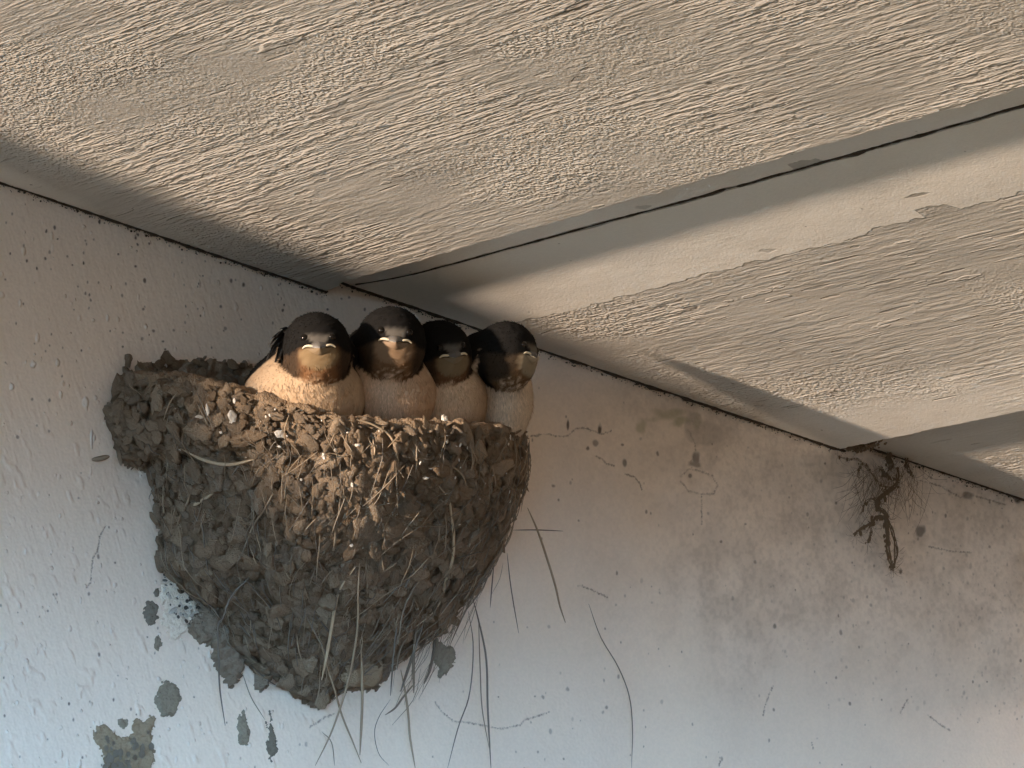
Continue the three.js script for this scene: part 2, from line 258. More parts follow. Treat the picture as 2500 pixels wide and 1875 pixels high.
{
  const wave = (x, z) => 0.0002 * (fbm(x * 18, z * 7, 55, 3) - 0.5) * 2;
  const dip = (x, z) => 0.0016 * Math.exp(-Math.pow((z - 0.035 - 0.02 * sstep(-0.1, -0.25, x)) / 0.018, 2)) * (1 - sstep(-0.09, -0.03, x));
  const A = board('board', () => -0.36, (z) => 0.0034 * Math.exp(-z / 0.018) + jag(z, 43), (x, z) => wave(x, z) * sstep(0, -0.03, x), endGap, 160, 420, lookA, [-0.36, 0.36]);
  const rebate = gridGeo(14, 420, (i, j) => { const z = Math.max(0.0015, (REACH - 0.01) * Math.pow(j / 420, 1.25)), xe = crackX(z) - 0.0003 - 0.0009 * vn(z * 210, 0.5, 71); return [lerp(-0.006, xe, i / 14), hB(z) + 0.0002, z]; }, (i, j, q) => [q[0] / 0.236 + 0.2, q[2] / TZ], true);
  part('rebate', rebate, lookB, A);
  const seam = gridGeo(6, 500, (i, j) => { const z = 0.004 + (REACH - 0.02) * j / 500, w = (0.0002 + 0.0010 * vn(z * 70, 0.5, 76) * vn(z * 300, 0.5, 77) * (0.4 + 1.2 * sstep(0.05, 0.45, z))) * (vn(z * 28, 0.5, 78) < 0.12 ? 0.3 : 1), a = i / 6 * Math.PI * 2; return [crackX(z) + 0.0003 + Math.cos(a) * w, hB(z) + 0.0003 + Math.sin(a) * w * 0.7, z]; });  // dark strip laid in the open crack, standing in for its shade
  part('crack_shade', seam, dirtAndCrackMat, A);
  board('board', (z) => crackX(z) + 0.0004 + 0.0011 * vn(z * 120, 0.5, 72) * sstep(0.02, 0.3, z) + 0.0006 * vn(z * 500, 0.5, 73), (z) => 0.2245 + jag(z, 44) * 0.7, (x, z) => hB(z) + wave(x + 0.4, z) * 0.5 * sstep(0.03, 0.06, x), endGap, 120, 420, lookB, [0, 0.246]);
  const hC = (z) => 0.0095;
  board('board', (z) => 0.2295 + 0.0012 * vn(z * 120, 0.5, 75), () => 0.462, (x, z) => hC(z), endGap, 60, 200, lookB, [0.12, 0.246]);
  let x = 0.465; for (let k = 0; k < 3; k++, x += 0.24) board('board', () => x, () => Math.min(x + 0.236, 1.1), (xx, z) => 0.0115 + 0.002 * k, endGap, 8, 30, lookB, [x, 0.236]);
  x = -0.36; for (let k = 0; k < 4; k++, x -= 0.24) board('board', () => x - 0.238, () => x - 0.003, () => 0.0, endGap, 8, 30, lookB, [x - 0.238, 0.236]);
  const wood = new THREE.MeshStandardMaterial({ color: rgb(0.12, 0.095, 0.07), roughness: 0.95 });
  const deck = new THREE.BoxGeometry(2.75, 0.03, REACH + 0.5); deck.translate(-0.1, 0.05, REACH / 2 - 0.2); part('light_block_deck', deck, wood, roofThing);  // unseen dark sheet added above the boards to block light
  part('barge_board', prism([[-1.47, 0.06], [-1.47, -0.33], [0, -0.105], [1.27, -0.10], [1.27, 0.06]], REACH + 0.003, REACH + 0.029), wood, roofThing);  // unseen; left end deepened to keep sky light off the upper wall
  part('sky_block_fascia', new THREE.BoxGeometry(0.024, 0.166, REACH).translate(-1.37, -0.023, REACH / 2 + 0.001), wood, roofThing);  // unseen, sized to block sky above the sun at the left opening
}
// crumbly dirt packed into the joint between boards and wall
{
  const r = rng(8), list = [];
  for (const [xa, xb, h, w0] of [[-0.16, 0.004, 0, 0.0006], [0.004, 0.228, 0.005, 0.00065], [0.231, 0.34, 0.0095, 0.0004]]) {
    const t = tag(thing('dirt_seam', [0, TOP, 0], ['dark crumbly dirt line above the left wall, left of the birds', 'dark crumbly dirt line running right from the birds along the ceiling', 'faint dirt line at the far right beyond the hanging cobweb'][list.length], 'dirt', 'dirt in the joint under the ceiling'), null, null); t.rotation.z = -SLOPE; list.push(t);
    const n = Math.round((xb - xa) / 0.0008), g = gridGeo(7, n, (i, j) => { const x = lerp(xa, xb, j / n), k = w0 * (0.45 + 1.1 * vn(x * 260, 0.5, 81) * vn(x * 900, 0.5, 82) * 1.8) * (j === 0 || j === n ? 0.05 : 1), a = i / 7 * Math.PI * 2; return [x, h - 0.0002 + (vn(x * 150, 0.5, 83) - 0.5) * 0.0008 + Math.cos(a) * k, 0.0012 + Math.sin(a) * k * 1.5]; });
    part('packed_dirt', g, dirtAndCrackMat, t);
    const crumbs = []; for (let k = 0; k < (xb - xa) * 4200; k++) { const s = lerp(0.00015, 0.0007, r() * r() * r()), c = new THREE.IcosahedronGeometry(s, 0); c.translate(lerp(xa, xb, r()), h + (r() + r() - 1.15) * 0.0022, 0.0003 + r() * 0.0016); crumbs.push(c); }
    tag(part('crumbs', mergeGeometries(crumbs), dirtAndCrackMat, t), null, null, null, 'stuff');
  }
}

// ---------------------------------------------------------------- mud
const mudTex = (() => { const S = 512, h = new Float32Array(S * S); for (let j = 0; j < S; j++) for (let i = 0; i < S; i++) h[j * S + i] = fbm(i / 40, j / 40, 91, 5) * 0.7 + 0.3 * vn(i / 5, j / 5, 97); const bump = heightTex(S, S, h); const map = colourTex(S, S, (i, j) => { const k = 0.7 + 0.6 * fbm(i / 30, j / 30, 93, 5); return [k, k * 0.985, k * 0.965]; }); return { map, bump }; })();
function mud(r, g, b, scale = 1, bs = 0.0006) {
  const map = mudTex.map.clone(), bump = mudTex.bump.clone(); for (const t of [map, bump]) { t.repeat.set(scale, scale); t.needsUpdate = true; }
  return new THREE.MeshStandardMaterial({ color: rgb(r, g, b), map, bumpMap: bump, bumpScale: bs, roughness: 0.97 });
}
const DABS = {
patch:[-88.8,-169.3,-88.6,-166.7,-86.6,-164.3,-83.3,-164.5,-81.3,-166.5,-78.8,-168.2,-74.8,-168.3,-73.2,-166.2,-73.5,-163.6,-71.5,-161.5,-69.3,-162.5,-66.5,-160.8,-64.2,-161.3,-64.5,-163.9,-65.9,-167.5,-65,-172.1,-64.4,-176.2,-65.8,-179.3,-68.6,-184.1,-78.6,-184.9,-83.2,-179.9,-84.9,-175.9,-87.1,-171.8],
chip:[-74.7,-163.4,-75.2,-164.2,-76.7,-165,-78.2,-164.9,-79.4,-164.1,-79.3,-163.1,-78.2,-162.3,-76.7,-162,-75.3,-162.6],
oval:[-54.6,-154,-55.1,-156.3,-55.8,-159,-57.6,-160.5,-59.4,-160.7,-61.3,-160.3,-62.8,-158.8,-64,-156.8,-64.4,-154.3,-63.9,-151.8,-63,-149.5,-61.4,-147.9,-59.5,-147.2,-57.5,-148.2,-56.4,-149.5,-54.9,-151.4],
tear:[-30.3,-158,-29.2,-156.9,-28,-160,-26.8,-164.7,-26.8,-168.3,-28.5,-170.4,-30.5,-170,-31.6,-165.9,-31.4,-160.7],
dark:[-18.6,-157.4,-17.7,-159.2,-17.4,-163.8,-16,-166.9,-15.5,-171.1,-17.1,-173.2,-18.2,-175.6,-19.1,-172.7,-20.1,-169.6,-19.1,-165.5,-19,-160.8],
chipb:[-19.4,-162.9,-19.7,-164.3,-20.2,-164.9,-20.6,-164.3,-20.8,-162.9,-20.7,-161.5,-20.2,-160.9,-19.8,-161.5],
spot:[-63.9,-122.7,-63.8,-125,-65.3,-126.6,-66.4,-127.3,-67.6,-126.7,-68.8,-125.4,-69.2,-122.9,-68.5,-120.3,-67.6,-118.7,-66.5,-118.7,-65.2,-119.1,-64.1,-120.5],
spotb:[-63.2,-115.4,-63.5,-116.5,-64.5,-116.9,-65.5,-116.4,-66.1,-115.5,-65.6,-114.6,-64.5,-113.8,-63.5,-114.6],
drop:[-61.7,-134,-62.4,-135.9,-63,-137.3,-64,-137,-64.7,-135.2,-64.7,-133.2,-64,-131.5,-63.1,-130.8,-62,-131.8],
lump:[-47,-121.7,-44.1,-120.1,-41.6,-123.1,-40.4,-127.7,-40.7,-130.9,-42.9,-133.5,-45.8,-133.7,-49.2,-131.4,-51.7,-128.7,-52,-125.1,-49.8,-122.9],
white:[-62.8,-114.1,-58.9,-110.3,-54.4,-111.7,-49.3,-109.9,-45.9,-114.4,-48.7,-118.7,-49.8,-123.4,-52,-127.1,-54.3,-131.4,-57.1,-132.5,-59.9,-129,-62.2,-125,-60.5,-121.3,-63.1,-117.7],
right:[48.3,-126.8,51.5,-129.6,55.3,-130.4,57.1,-133.7,56.3,-136.6,53.1,-140.6,49.4,-142.2,49.7,-138.3,48.3,-136.9,47.8,-132.6],
smear:[-75.2,-38.3,-70.8,-31.3,-61.8,-33.1,-50.4,-29.1,-38.9,-29.1,-29,-29.4,-25.6,-31.1,71.9,-25.6,81.3,-48.3,82.5,-68.2,77,-86.9,70.2,-102.6,61.7,-112.9,53.1,-118.9,52.9,-125.6,50.4,-126.7,45.6,-125,41.9,-125.1,35.5,-133.1,30.2,-140.9,27.1,-144.4,24.4,-147.4,12.8,-148.3,8.1,-148.5,3.9,-151,0.7,-155.4,-4.5,-152.7,-6.7,-149,-6.1,-144.2,-9.2,-141.6,-13.2,-143.9,-18.4,-145.1,-19.5,-148.3,-23.2,-149.5,-24.9,-145.9,-25.8,-137.6,-29.2,-138.7,-29.8,-142.4,-34.3,-149.1,-39.5,-142.2,-41.5,-139.2,-41.8,-133.5,-44.1,-128.9,-48.7,-117.7,-54.4,-110.1,-60.6,-107.8,-63.2,-103.7,-62.4,-98.5,-63.3,-93.3,-65.1,-82.9,-66.1,-72.4,-77.9,-68.5,-80.4,-55.1,-79.3,-45.3]
};
function slab(pts, depth, bev, jit, seed) {   // a crusty low relief inside an outline, with a ragged rim
  const c = new THREE.CatmullRomCurve3(pts.map(([x, y]) => new THREE.Vector3(x, y, 0)), true, 'centripetal'), poly = c.getPoints(Math.max(40, pts.length * 4));
  const xs = poly.map((p) => p.x), ys = poly.map((p) => p.y), x0 = Math.min(...xs) - 0.001, x1 = Math.max(...xs) + 0.001, y0 = Math.min(...ys) - 0.001, y1 = Math.max(...ys) + 0.001;
  const cell = Math.max(0.00028, Math.max(x1 - x0, y1 - y0) / 170), nx = Math.ceil((x1 - x0) / cell), ny = Math.ceil((y1 - y0) / cell);
  const dist = (x, y) => { let d = 1e9, inside = false; for (let i = 0, j = poly.length - 1; i < poly.length; j = i++) { const a = poly[j], b = poly[i]; if ((a.y > y) !== (b.y > y) && x < (b.x - a.x) * (y - a.y) / (b.y - a.y) + a.x) inside = !inside; const ex = b.x - a.x, ey = b.y - a.y, t = clamp(((x - a.x) * ex + (y - a.y) * ey) / (ex * ex + ey * ey + 1e-12)); d = Math.min(d, Math.hypot(x - a.x - ex * t, y - a.y - ey * t)); } return inside ? d : -d; };
  const D = [], p = [], uv = [], ix = [], at = new Int32Array((nx + 1) * (ny + 1)).fill(-1);
  for (let j = 0; j <= ny; j++) for (let i = 0; i <= nx; i++) { const x = x0 + i * cell, y = y0 + j * cell; D.push(dist(x, y) + jit * 1.6 * (fbm(x * 900, y * 900, seed % 40, 3) - 0.5)); }
  const vert = (i, j) => { const k = j * (nx + 1) + i; if (at[k] < 0) { at[k] = p.length / 3; const x = x0 + i * cell, y = y0 + j * cell, d = D[k], e = sstep(0, 0.0011, d); p.push(x, y, d <= 0 ? -0.0003 : 0.0001 + depth * e * (0.35 + 1.3 * fbm(x * 420, y * 420, (seed + 9) % 40, 4)) + bev * 0.3 * e); uv.push(x, y); } return at[k]; };
  for (let j = 0; j < ny; j++) for (let i = 0; i < nx; i++) { const k = j * (nx + 1) + i; if (Math.max(D[k], D[k + 1], D[k + nx + 1], D[k + nx + 2]) <= 0) continue; const a = vert(i, j), b = vert(i + 1, j), cc = vert(i, j + 1), d = vert(i + 1, j + 1); ix.push(a, b, d, a, d, cc); }
  const g = new THREE.BufferGeometry(); g.setAttribute('position', new THREE.Float32BufferAttribute(p, 3)); g.setAttribute('uv', new THREE.Float32BufferAttribute(uv, 2)); g.setIndex(ix); g.computeVertexNormals(); return g;
}
{
  const brown = mud(0.34, 0.275, 0.19, 70), grey = mud(0.29, 0.262, 0.205, 70), dk = mud(0.20, 0.182, 0.148, 70);
  const G = 'dried mud dabs on the wall';
  const dab = (name, key, d, m, label, jit = 0.0016, cat = 'mud') => { const p = pairs(DABS[key]), cx = p.reduce((a, q) => a + q[0], 0) / p.length, cy = Math.min(...p.map((q) => q[1])); const t = thing(name, [cx, TOP + cy, 0], label, cat, G); part(cat === 'mud' ? 'dried_mud' : 'crust', own(slab(p, d, 0.0005, jit, key.length * 31), t), m, t); return t; };
  const big = dab('mud_patch', 'patch', 0.0010, brown, 'largest ragged brown mud patch, low on the wall at lower left');
  { const r = rng(12), m2 = mud(0.36, 0.325, 0.27, 70), g = []; for (let k = 0; k < 60; k++) { const x = lerp(-0.085, -0.066, r()), y = lerp(-0.183, -0.166, r()), s = lerp(0.0006, 0.0018, r() * r()), c = new THREE.SphereGeometry(s, 7, 5); c.scale(1, 1.2, 0.35); c.translate(x, y, 0.0018); if (Math.hypot(x + 0.0775, (y + 0.166) * 0.8) > 0.0045) g.push(c); } tag(part('lumps', own(mergeGeometries(g), big), m2, big), null, null, null, 'stuff'); }
  dab('mud_dab', 'chip', 0.0005, grey, 'small grey mud chip just above the ragged brown patch');
  dab('mud_dab', 'oval', 0.0012, grey, 'round grey mud dab between the ragged patch and the nest');
  dab('mud_dab', 'tear', 0.0008, grey, 'grey teardrop shaped mud dab hanging below the nest');
  dab('mud_dab', 'dark', 0.0010, dk, 'dark pointed mud dab right of the grey teardrop');
  dab('mud_dab', 'chipb', 0.0004, dk, 'tiny sliver of mud beside the dark pointed dab');
  dab('mud_dab', 'spot', 0.0010, dk, 'dark oval mud dab left of the white droppings');
  dab('mud_dab', 'spotb', 0.0007, dk, 'tiny dark mud dab above the oval left of the droppings');
  dab('mud_dab', 'drop', 0.0006, grey, 'small grey mud drop under the dark oval dab');
  dab('mud_dab', 'lump', 0.0020, mud(0.26, 0.22, 0.17, 70), 'rounded grey mud lump at the lower left edge of the nest');
  dab('mud_dab', 'right', 0.0012, grey, 'angular grey mud dab at the lower right edge of the nest');
  const wd = dab('dropping_splash', 'white', 0.0008, mud(0.9, 0.82, 0.7, 90), 'whitish crusty bird dropping splash on the wall left of the nest', 0.0022, 'dropping');
  const r = rng(44), bits = []; for (let k = 0; k < 420; k++) { const x = lerp(-0.066, -0.035, r()), y = lerp(-0.128, -0.088, r()); if (Math.hypot((x + 0.05) / 0.013, (y + 0.107) / 0.02) > 1) continue; const s = lerp(0.0002, 0.0010, r() * r()), c = new THREE.SphereGeometry(s, 6, 4); c.scale(1, lerp(0.8, 2.6, r()), 0.4); c.rotateZ(r() * 3); c.translate(x, y, 0.0012 + r() * 0.001); bits.push(c); }
  tag(part('speckles', own(mergeGeometries(bits.filter((_, i) => i % 2)), wd), mud(0.13, 0.12, 0.105, 20), wd), null, null, null, 'stuff');
  tag(part('white_grains', own(mergeGeometries(bits.filter((_, i) => !(i % 2))), wd), mud(0.9, 0.87, 0.8, 20), wd), null, null, null, 'stuff');
}

// ---------------------------------------------------------------- the nest
const XC = -0.00273;
const TL = [[-0.154, 0.003], [-0.151, 0.006], [-0.145, 0.018], [-0.1359, 0.03], [-0.1208, 0.04], [-0.1133, 0.053], [-0.1057, 0.061], [-0.083, 0.063], [-0.0686, 0.067], [-0.0648, 0.076], [-0.0511, 0.08], [-0.0389, 0.079], [-0.0267, 0.079]];
const TR = [[-0.154, 0.004], [-0.151, 0.008], [-0.1435, 0.022], [-0.1329, 0.04], [-0.1178, 0.057], [-0.0986, 0.0705], [-0.0789, 0.0777], [-0.0678, 0.0796], [-0.0267, 0.079]];
const TD = [[-0.154, 0.003], [-0.151, 0.007], [-0.142, 0.015], [-0.1284, 0.027], [-0.1133, 0.041], [-0.0981, 0.054], [-0.083, 0.066], [-0.0678, 0.074], [-0.0511, 0.075], [-0.0267, 0.075]];
const tab = (t, y) => { if (y <= t[0][0]) return t[0][1]; for (let i = 1; i < t.length; i++) if (y <= t[i][0]) return lerp(t[i - 1][1], t[i][1], (y - t[i - 1][0]) / (t[i][0] - t[i - 1][0])); return t[t.length - 1][1]; };
const RIM = [[-1, -0.0400], [-0.85, -0.0440], [-0.6, -0.0520], [-0.3, -0.0590], [0, -0.0602], [0.45, -0.0585], [0.85, -0.0560], [1, -0.0525]];
const YB = -0.154;
function nestPoint(phi, v, inset = 0) {   // phi 0..pi from the left wall joint round the front, v 0 bottom .. 1 rim
  const k = -Math.cos(phi), rim = tab(RIM, k), y = lerp(YB, rim, v), b = sstep(-0.25, 0.25, k), w = lerp(tab(TL, y), tab(TR, y), b) - inset, d = tab(TD, y) - inset;
  return new THREE.Vector3(XC + w * k, y, Math.max(0, d) * Math.sin(phi));
}
function nestNormal(phi, v) { const a = nestPoint(phi + 0.02, v), b = nestPoint(phi - 0.02, v), c = nestPoint(phi, Math.min(1, v + 0.02)), d = nestPoint(phi, Math.max(0, v - 0.02)); return a.sub(b).cross(c.sub(d)).normalize(); }
const nest = thing('mud_nest', [XC, TOP + YB, 0], 'half-cup swallow nest of mud pellets and dry grass stuck to the wall', 'bird nest');
const mudMats = [mud(0.32, 0.24, 0.163, 1, 0.0012), mud(0.255, 0.187, 0.123, 1, 0.0012), mud(0.37, 0.283, 0.197, 1, 0.0012), mud(0.29, 0.228, 0.166, 1, 0.0012)];
{
  const rough = (p, a) => { const s = 1 / 0.006, n = n3(p.x * s, p.y * s, p.z * s) * 0.0013 + n3(p.x * 420, p.y * 420, p.z * 420) * 0.0007; return n * a; };
  const NP = 200, rows = [];
  for (let j = 0; j <= 110; j++) rows.push((phi) => { const v = j / 110, p = nestPoint(phi, v), n = nestNormal(phi, Math.min(v, 0.985)); return p.addScaledVector(n, rough(p, 2.2) - 0.0012); });
  const T = 0.011;
  for (let j = 1; j <= 8; j++) rows.push((phi) => { const a = j / 8 * Math.PI, p = nestPoint(phi, 1), q = nestPoint(phi, 1, T); const m = p.clone().lerp(q, (1 - Math.cos(a)) / 2); m.y += Math.sin(a) * T * 0.38; return m.add(new THREE.Vector3(0, rough(m, 1.6), 0)); });
  for (let j = 1; j <= 16; j++) rows.push((phi) => { const p = nestPoint(phi, 1, T); p.y -= 0.032 * j / 16; p.x = XC + (p.x - XC) * (1 - 0.18 * j / 16); p.z *= 1 - 0.18 * j / 16; return p.addScaledVector(new THREE.Vector3(0, 0, -1), rough(p, 1)); });
  for (let j = 1; j <= 4; j++) rows.push((phi) => { const p = nestPoint(phi, 1, T); p.y -= 0.032; p.x = XC + (p.x - XC) * 0.82 * (1 - j / 4); p.z *= 0.82 * (1 - j / 4) ; return p; });
  const g = gridGeo(NP, rows.length - 1, (i, j) => { const p = rows[j](i / NP * Math.PI); return [p.x, p.y, Math.max(0.0003, p.z)]; }, (i, j) => [i / NP * 9, j / rows.length * 6], true);
  part('mud_shell', own(g, nest), mud(0.24, 0.174, 0.113, 1, 0.0012), nest);
  const smear = slab(pairs(DABS.smear), 0.0034, 0.0008, 0.0022, 3);
  part('wall_smear', own(smear, nest), mud(0.26, 0.215, 0.165, 60, 0.0008), nest);
}
{ // pellets of mud
  const r = rng(31), shapes = [];
  for (let k = 0; k < 10; k++) { let g = new THREE.SphereGeometry(1, 7, 5); const p = g.attributes.position; for (let i = 0; i < p.count; i++) { const x = p.getX(i), y = p.getY(i), z = p.getZ(i), m = 1 + 0.6 * n3(x * 1.2 + k * 7, y * 1.2, z * 1.2) + 0.4 * n3(x * 2.6, y * 2.6 + k * 9, z * 2.6); p.setXYZ(i, x * m, y * m * 0.8, z * m * 0.55); } g.deleteAttribute('normal'); g.deleteAttribute('uv'); g = mergeVertices(g, 1e-3); g.computeVertexNormals(); const q = g.attributes.position, uv = []; for (let i = 0; i < q.count; i++) uv.push(q.getX(i) * 0.5 + q.getZ(i) * 0.4, q.getY(i) * 0.5 + q.getZ(i) * 0.3); g.setAttribute('uv', new THREE.Float32BufferAttribute(uv, 2)); shapes.push(g); }
  const rest = [[], [], [], []], M = new THREE.Matrix4(), all = [];
  const put = (p, n, size, stretch) => { const q = new THREE.Quaternion().setFromUnitVectors(new THREE.Vector3(0, 0, 1), n.clone().add(new THREE.Vector3((r() - 0.5) * 1.1, (r() - 0.4) * 1.1, (r() - 0.5) * 0.5)).normalize()); q.multiply(new THREE.Quaternion().setFromAxisAngle(new THREE.Vector3(0, 0, 1), -0.8 + (r() - 0.5) * 1.9)); all.push({ p, q, s: new THREE.Vector3(size * stretch, size, size * lerp(0.55, 1, r())), k: Math.floor(r() * 10), m: Math.floor(r() * 4) }); };
  for (let k = 0; k < 2600; k++) {
    const phi = lerp(0.02, Math.PI - 0.02, r()), v = lerp(0.02, 1.0, Math.pow(r(), 0.75)), n = nestNormal(phi, Math.min(v, 0.97)), p = nestPoint(phi, v);
    const s = k < 500 ? lerp(0.0030, 0.0052, r()) : k < 1500 ? lerp(0.0016, 0.0030, r()) : lerp(0.0006, 0.0013, r()); put(p.addScaledVector(n, k < 500 ? lerp(-0.0020, 0.0000, r()) : k < 1500 ? lerp(-0.0016, 0.0007, r()) : lerp(-0.0006, 0.0018, r())), n, s, lerp(0.9, 2.1, r() * r()));
  }
  for (let k = 0; k < 620; k++) { const phi = lerp(0.02, Math.PI - 0.02, r()), a = r() * Math.PI, p = nestPoint(phi, 1).lerp(nestPoint(phi, 1, 0.011), (1 - Math.cos(a)) / 2); p.y += Math.sin(a) * 0.004 - 0.001; put(p, new THREE.Vector3((r() - 0.5), 1, r()).normalize(), lerp(0.0008, 0.0030, r() * r()), lerp(0.9, 1.9, r())); }
  for (let k = 0; k < 120; k++) { const x = lerp(-0.078, -0.03, r()), top = -0.0285 - 0.004 * vn(x * 300, 0.5, 5), y = lerp(-0.05, top, r()); put(new THREE.Vector3(x, y, 0.0015 + r() * 0.004), new THREE.Vector3(0, 0.2, 1).normalize(), lerp(0.0012, 0.0025, r()), 1.2); }
  for (let k = 0; k < 90; k++) { const phi = lerp(0.03, 0.5, r() * r()), v = lerp(0.76, 0.92, r()), n = nestNormal(phi, v); put(nestPoint(phi, v).addScaledVector(n, 0.0015), n, lerp(0.002, 0.0036, r()), lerp(1, 1.6, r())); }
  all.sort((a, b) => b.s.x * b.s.y - a.s.x * a.s.y);
  all.forEach((o, i) => {
    o.p.x -= nest.position.x; o.p.y += TOP - nest.position.y;
    if (i < 300) { const m = part('mud_pellet', shapes[o.k], mudMats[o.m], nest); m.position.copy(o.p); m.quaternion.copy(o.q); m.scale.copy(o.s); }
    else { M.compose(o.p, o.q, o.s); rest[o.m].push(shapes[o.k].clone().applyMatrix4(M)); }
  });
  rest.forEach((l, i) => tag(part('small_pellets', mergeGeometries(l), mudMats[i], nest), null, null, null, 'stuff'));
}
const STRAWS = [
[0.75,-69.2,-66.1,32.2,-60.9,-70.2,37.2,-55.1,-72,45.7,-49.5,-71.2,52.7],
[0.3,-35.9,-70.1,64.2,-38.7,-75.8,59.7,-38.6,-81.5,56.7,-37.1,-89.1,52.7,-34.8,-95.1,49.7],
[0.4,-41.4,-81.4,54.2,-43.2,-88.2,48.7,-44.8,-94.9,42.7,-46.1,-100.3,38.7],
[0.5,-62.1,-80.5,26.2,-62.3,-84.6,22.7,-62.9,-89.5,18.2,-63.3,-93.2,15.2],
[0.35,-67.4,-74.6,13.2,-65.8,-82.4,10.2,-64.8,-92.7,8.7],
[0.7,-57.3,-81.9,35.2,-59.9,-84.3,29.2,-62,-86.6,22.2],
[0.5,-18.9,-57.4,74.2,-12.3,-58.6,75.2,-6.1,-62.3,75.2,-3.6,-68.2,74.7,-0.4,-73.7,71.7],
[0.6,17.6,-78.8,66.7,23.4,-83.8,62.2,27.4,-89.1,56.7,31,-94.5,51.2,33.8,-101.9,43.7,35.9,-111.5,33.7,36.6,-116.4,28.7,35.1,-121.4,24.2,30,-125.6,22.7],
[0.4,40.3,-69.1,45,48.9,-68.3,41.4,56.1,-70,37.9,61.1,-73.5,34.3,62.4,-78.9,30.7,64.6,-84.6,27.1,65.5,-92.5,23.6,62.2,-98.5,20],
[0.4,21.7,-71.6,69.2,26.8,-74.3,66.2,31,-78.5,62.2],
[0.3,1.7,-66.3,74.7,4.8,-69.6,73.7,6.3,-74.9,70.7],
[0.45,10.5,-104.9,48.2,6.7,-107.4,46.7,3.2,-109.8,44.7],
[0.45,23.7,-101.9,47.7,22.3,-106.5,44.2,22.2,-112.5,38.7],
[0.35,42.1,-88.6,49.7,44.1,-93.3,44.7,42.1,-97.4,43.2,41.1,-100.9,40.7],
[0.45,69.9,-81.3,34,76.4,-88.3,28.4,82.4,-95.8,22.8,89.4,-107.8,17.2,95,-114.2,11.6,99.7,-120.2,6],
[0.65,-6.2,-107.6,46.7,-9.6,-114.3,40.7,-8.5,-120.5,35.2,-8.3,-131.8,29.2,-7.5,-141.7,23.2,-5.8,-146.4,17.2],
[0.45,-5.6,-105,49.2,-3.2,-116.2,43.2,-1.1,-127.4,37.2,0.2,-138.7,31.2,1.4,-145.8,25.2,2.2,-152.4,19.2,-0.7,-165.9,13.2,-3.6,-177,7.2],
[0.4,-11.6,-129.3,26.2,-4.6,-142.8,20.2,1.4,-150.7,14.2,6.9,-158.1,8.2,14.1,-167.1,3,17,-175.1,3],
[0.55,7.3,-133.1,23.2,11,-150.5,17.2,13.3,-160.5,11.2,15.4,-172.4,5.2],
[0.45,33,-140.1,3,34.7,-149.2,3,36.3,-156.8,3,37.3,-163.9,3,39,-176.3,3],
[0.4,38.9,-144.7,3,33.6,-149.7,3,30.4,-154.1,3,26.7,-157.1,3],
[0.4,54,-113.3,20,59.2,-121.9,16,63.3,-134.8,12,66.9,-153.7,8,69.7,-175.4,4],
[0.25,59.6,-120.7,14,61.8,-139.6,10.7,64,-153.7,7.3,68.9,-167.8,4],
[0.25,54.4,-118.7,16,58.1,-130.3,12.8,57.6,-149.3,9.5,55.4,-161.1,6.3,52.3,-175.9,3],
[0.35,59.9,-98.3,22,55.8,-113,17.3,53.3,-121.8,12.7,50.8,-130.7,8],
[0.22,68.4,-96.8,20,74,-108,13,80.2,-125,6],
[0.3,61.5,-99.7,22,58.7,-109.1,19,53.3,-118.7,16],
[0.25,62.1,-100.1,22,64,-108.7,17,65.4,-116.5,12],
[0.6,30.6,-126.3,21.2,32.5,-136.3,15.2,35.4,-149.1,9.2],
[0.6,33.5,-125.2,20.7,31.7,-137.7,14.7,30.3,-148.8,8.7],
[0.5,27.8,-125.6,23.7,26,-133.8,17.7,27.3,-141,11.7],
[0.35,18.9,-122.7,30.2,20.2,-137.4,24.2,21.6,-151.2,18.2],
[0.4,23.8,-102.6,47.2,20.9,-111.7,41.2,18.6,-120.8,35.2,19.4,-133.1,29.2],
[0.6,47.4,-127.1,3,45.3,-138.7,3,42.6,-145,3],
[0.4,-21.7,-119.8,32.2,-11.6,-131.7,26.2,-4.1,-138,20.2,3.5,-146.8,14.2],
[0.4,-14,-124.5,30.2,-7.4,-129.2,27.2,1,-135.6,21.7],
[0.4,-30.9,-103.4,45.2,-29.3,-110,40.2,-26.5,-116,34.7],
[0.35,14.7,-123.8,30.2,12.4,-128.8,26.2,10.5,-131.6,23.7],
[0.35,-3.2,-103.6,50.2,-0.9,-110.5,44.2,-2,-118.9,36.7],
[0.6,18.2,-107.4,44.7,17.3,-110.5,42.2,17.3,-116.2,36.7],
[0.4,-45.6,-96.3,41.7,-46.1,-102.6,36.7,-46.3,-107.9,32.2],
[0.4,-43.1,-100.3,40.7,-41.9,-107,36.2,-41.5,-111.2,31.7,-45.5,-118.1,25.7,-46.2,-125.4,19.7,-45.1,-126.9,13.7,-42.7,-139.8,7.7,-39.6,-149.7,3,-37.9,-163.2,3],
[0.2,-31.6,-143.8,4,-27.1,-151.9,3,-21.5,-160.5,2],
[0.15,27.4,-151.5,6,22.5,-158.4,5.3,21.8,-163.6,4.5,23.8,-171.1,3.8,28.3,-175.7,3],
[0.2,-0.5,-164.4,6,3.9,-167.5,4.5,6.2,-176.4,3],
[0.22,111,-112.5,3,116.7,-124.5,2.7,123.7,-135.7,2.4,128.2,-146.2,2.1,130,-157.6,1.8,129.7,-173.3,1.5],
[1.0,-84.9,-66.9,4,-88.9,-67.8,3,-91.1,-68.2,2],
[0.22,79.9,-86.1,2,90.4,-85.6,2,100.8,-85.5,2]
];
const strawMats = [[0.50, 0.40, 0.275], [0.35, 0.275, 0.19], [0.24, 0.20, 0.15], [0.17, 0.15, 0.125]].map((c) => new THREE.MeshStandardMaterial({ color: rgb(...c), roughness: 0.75 }));
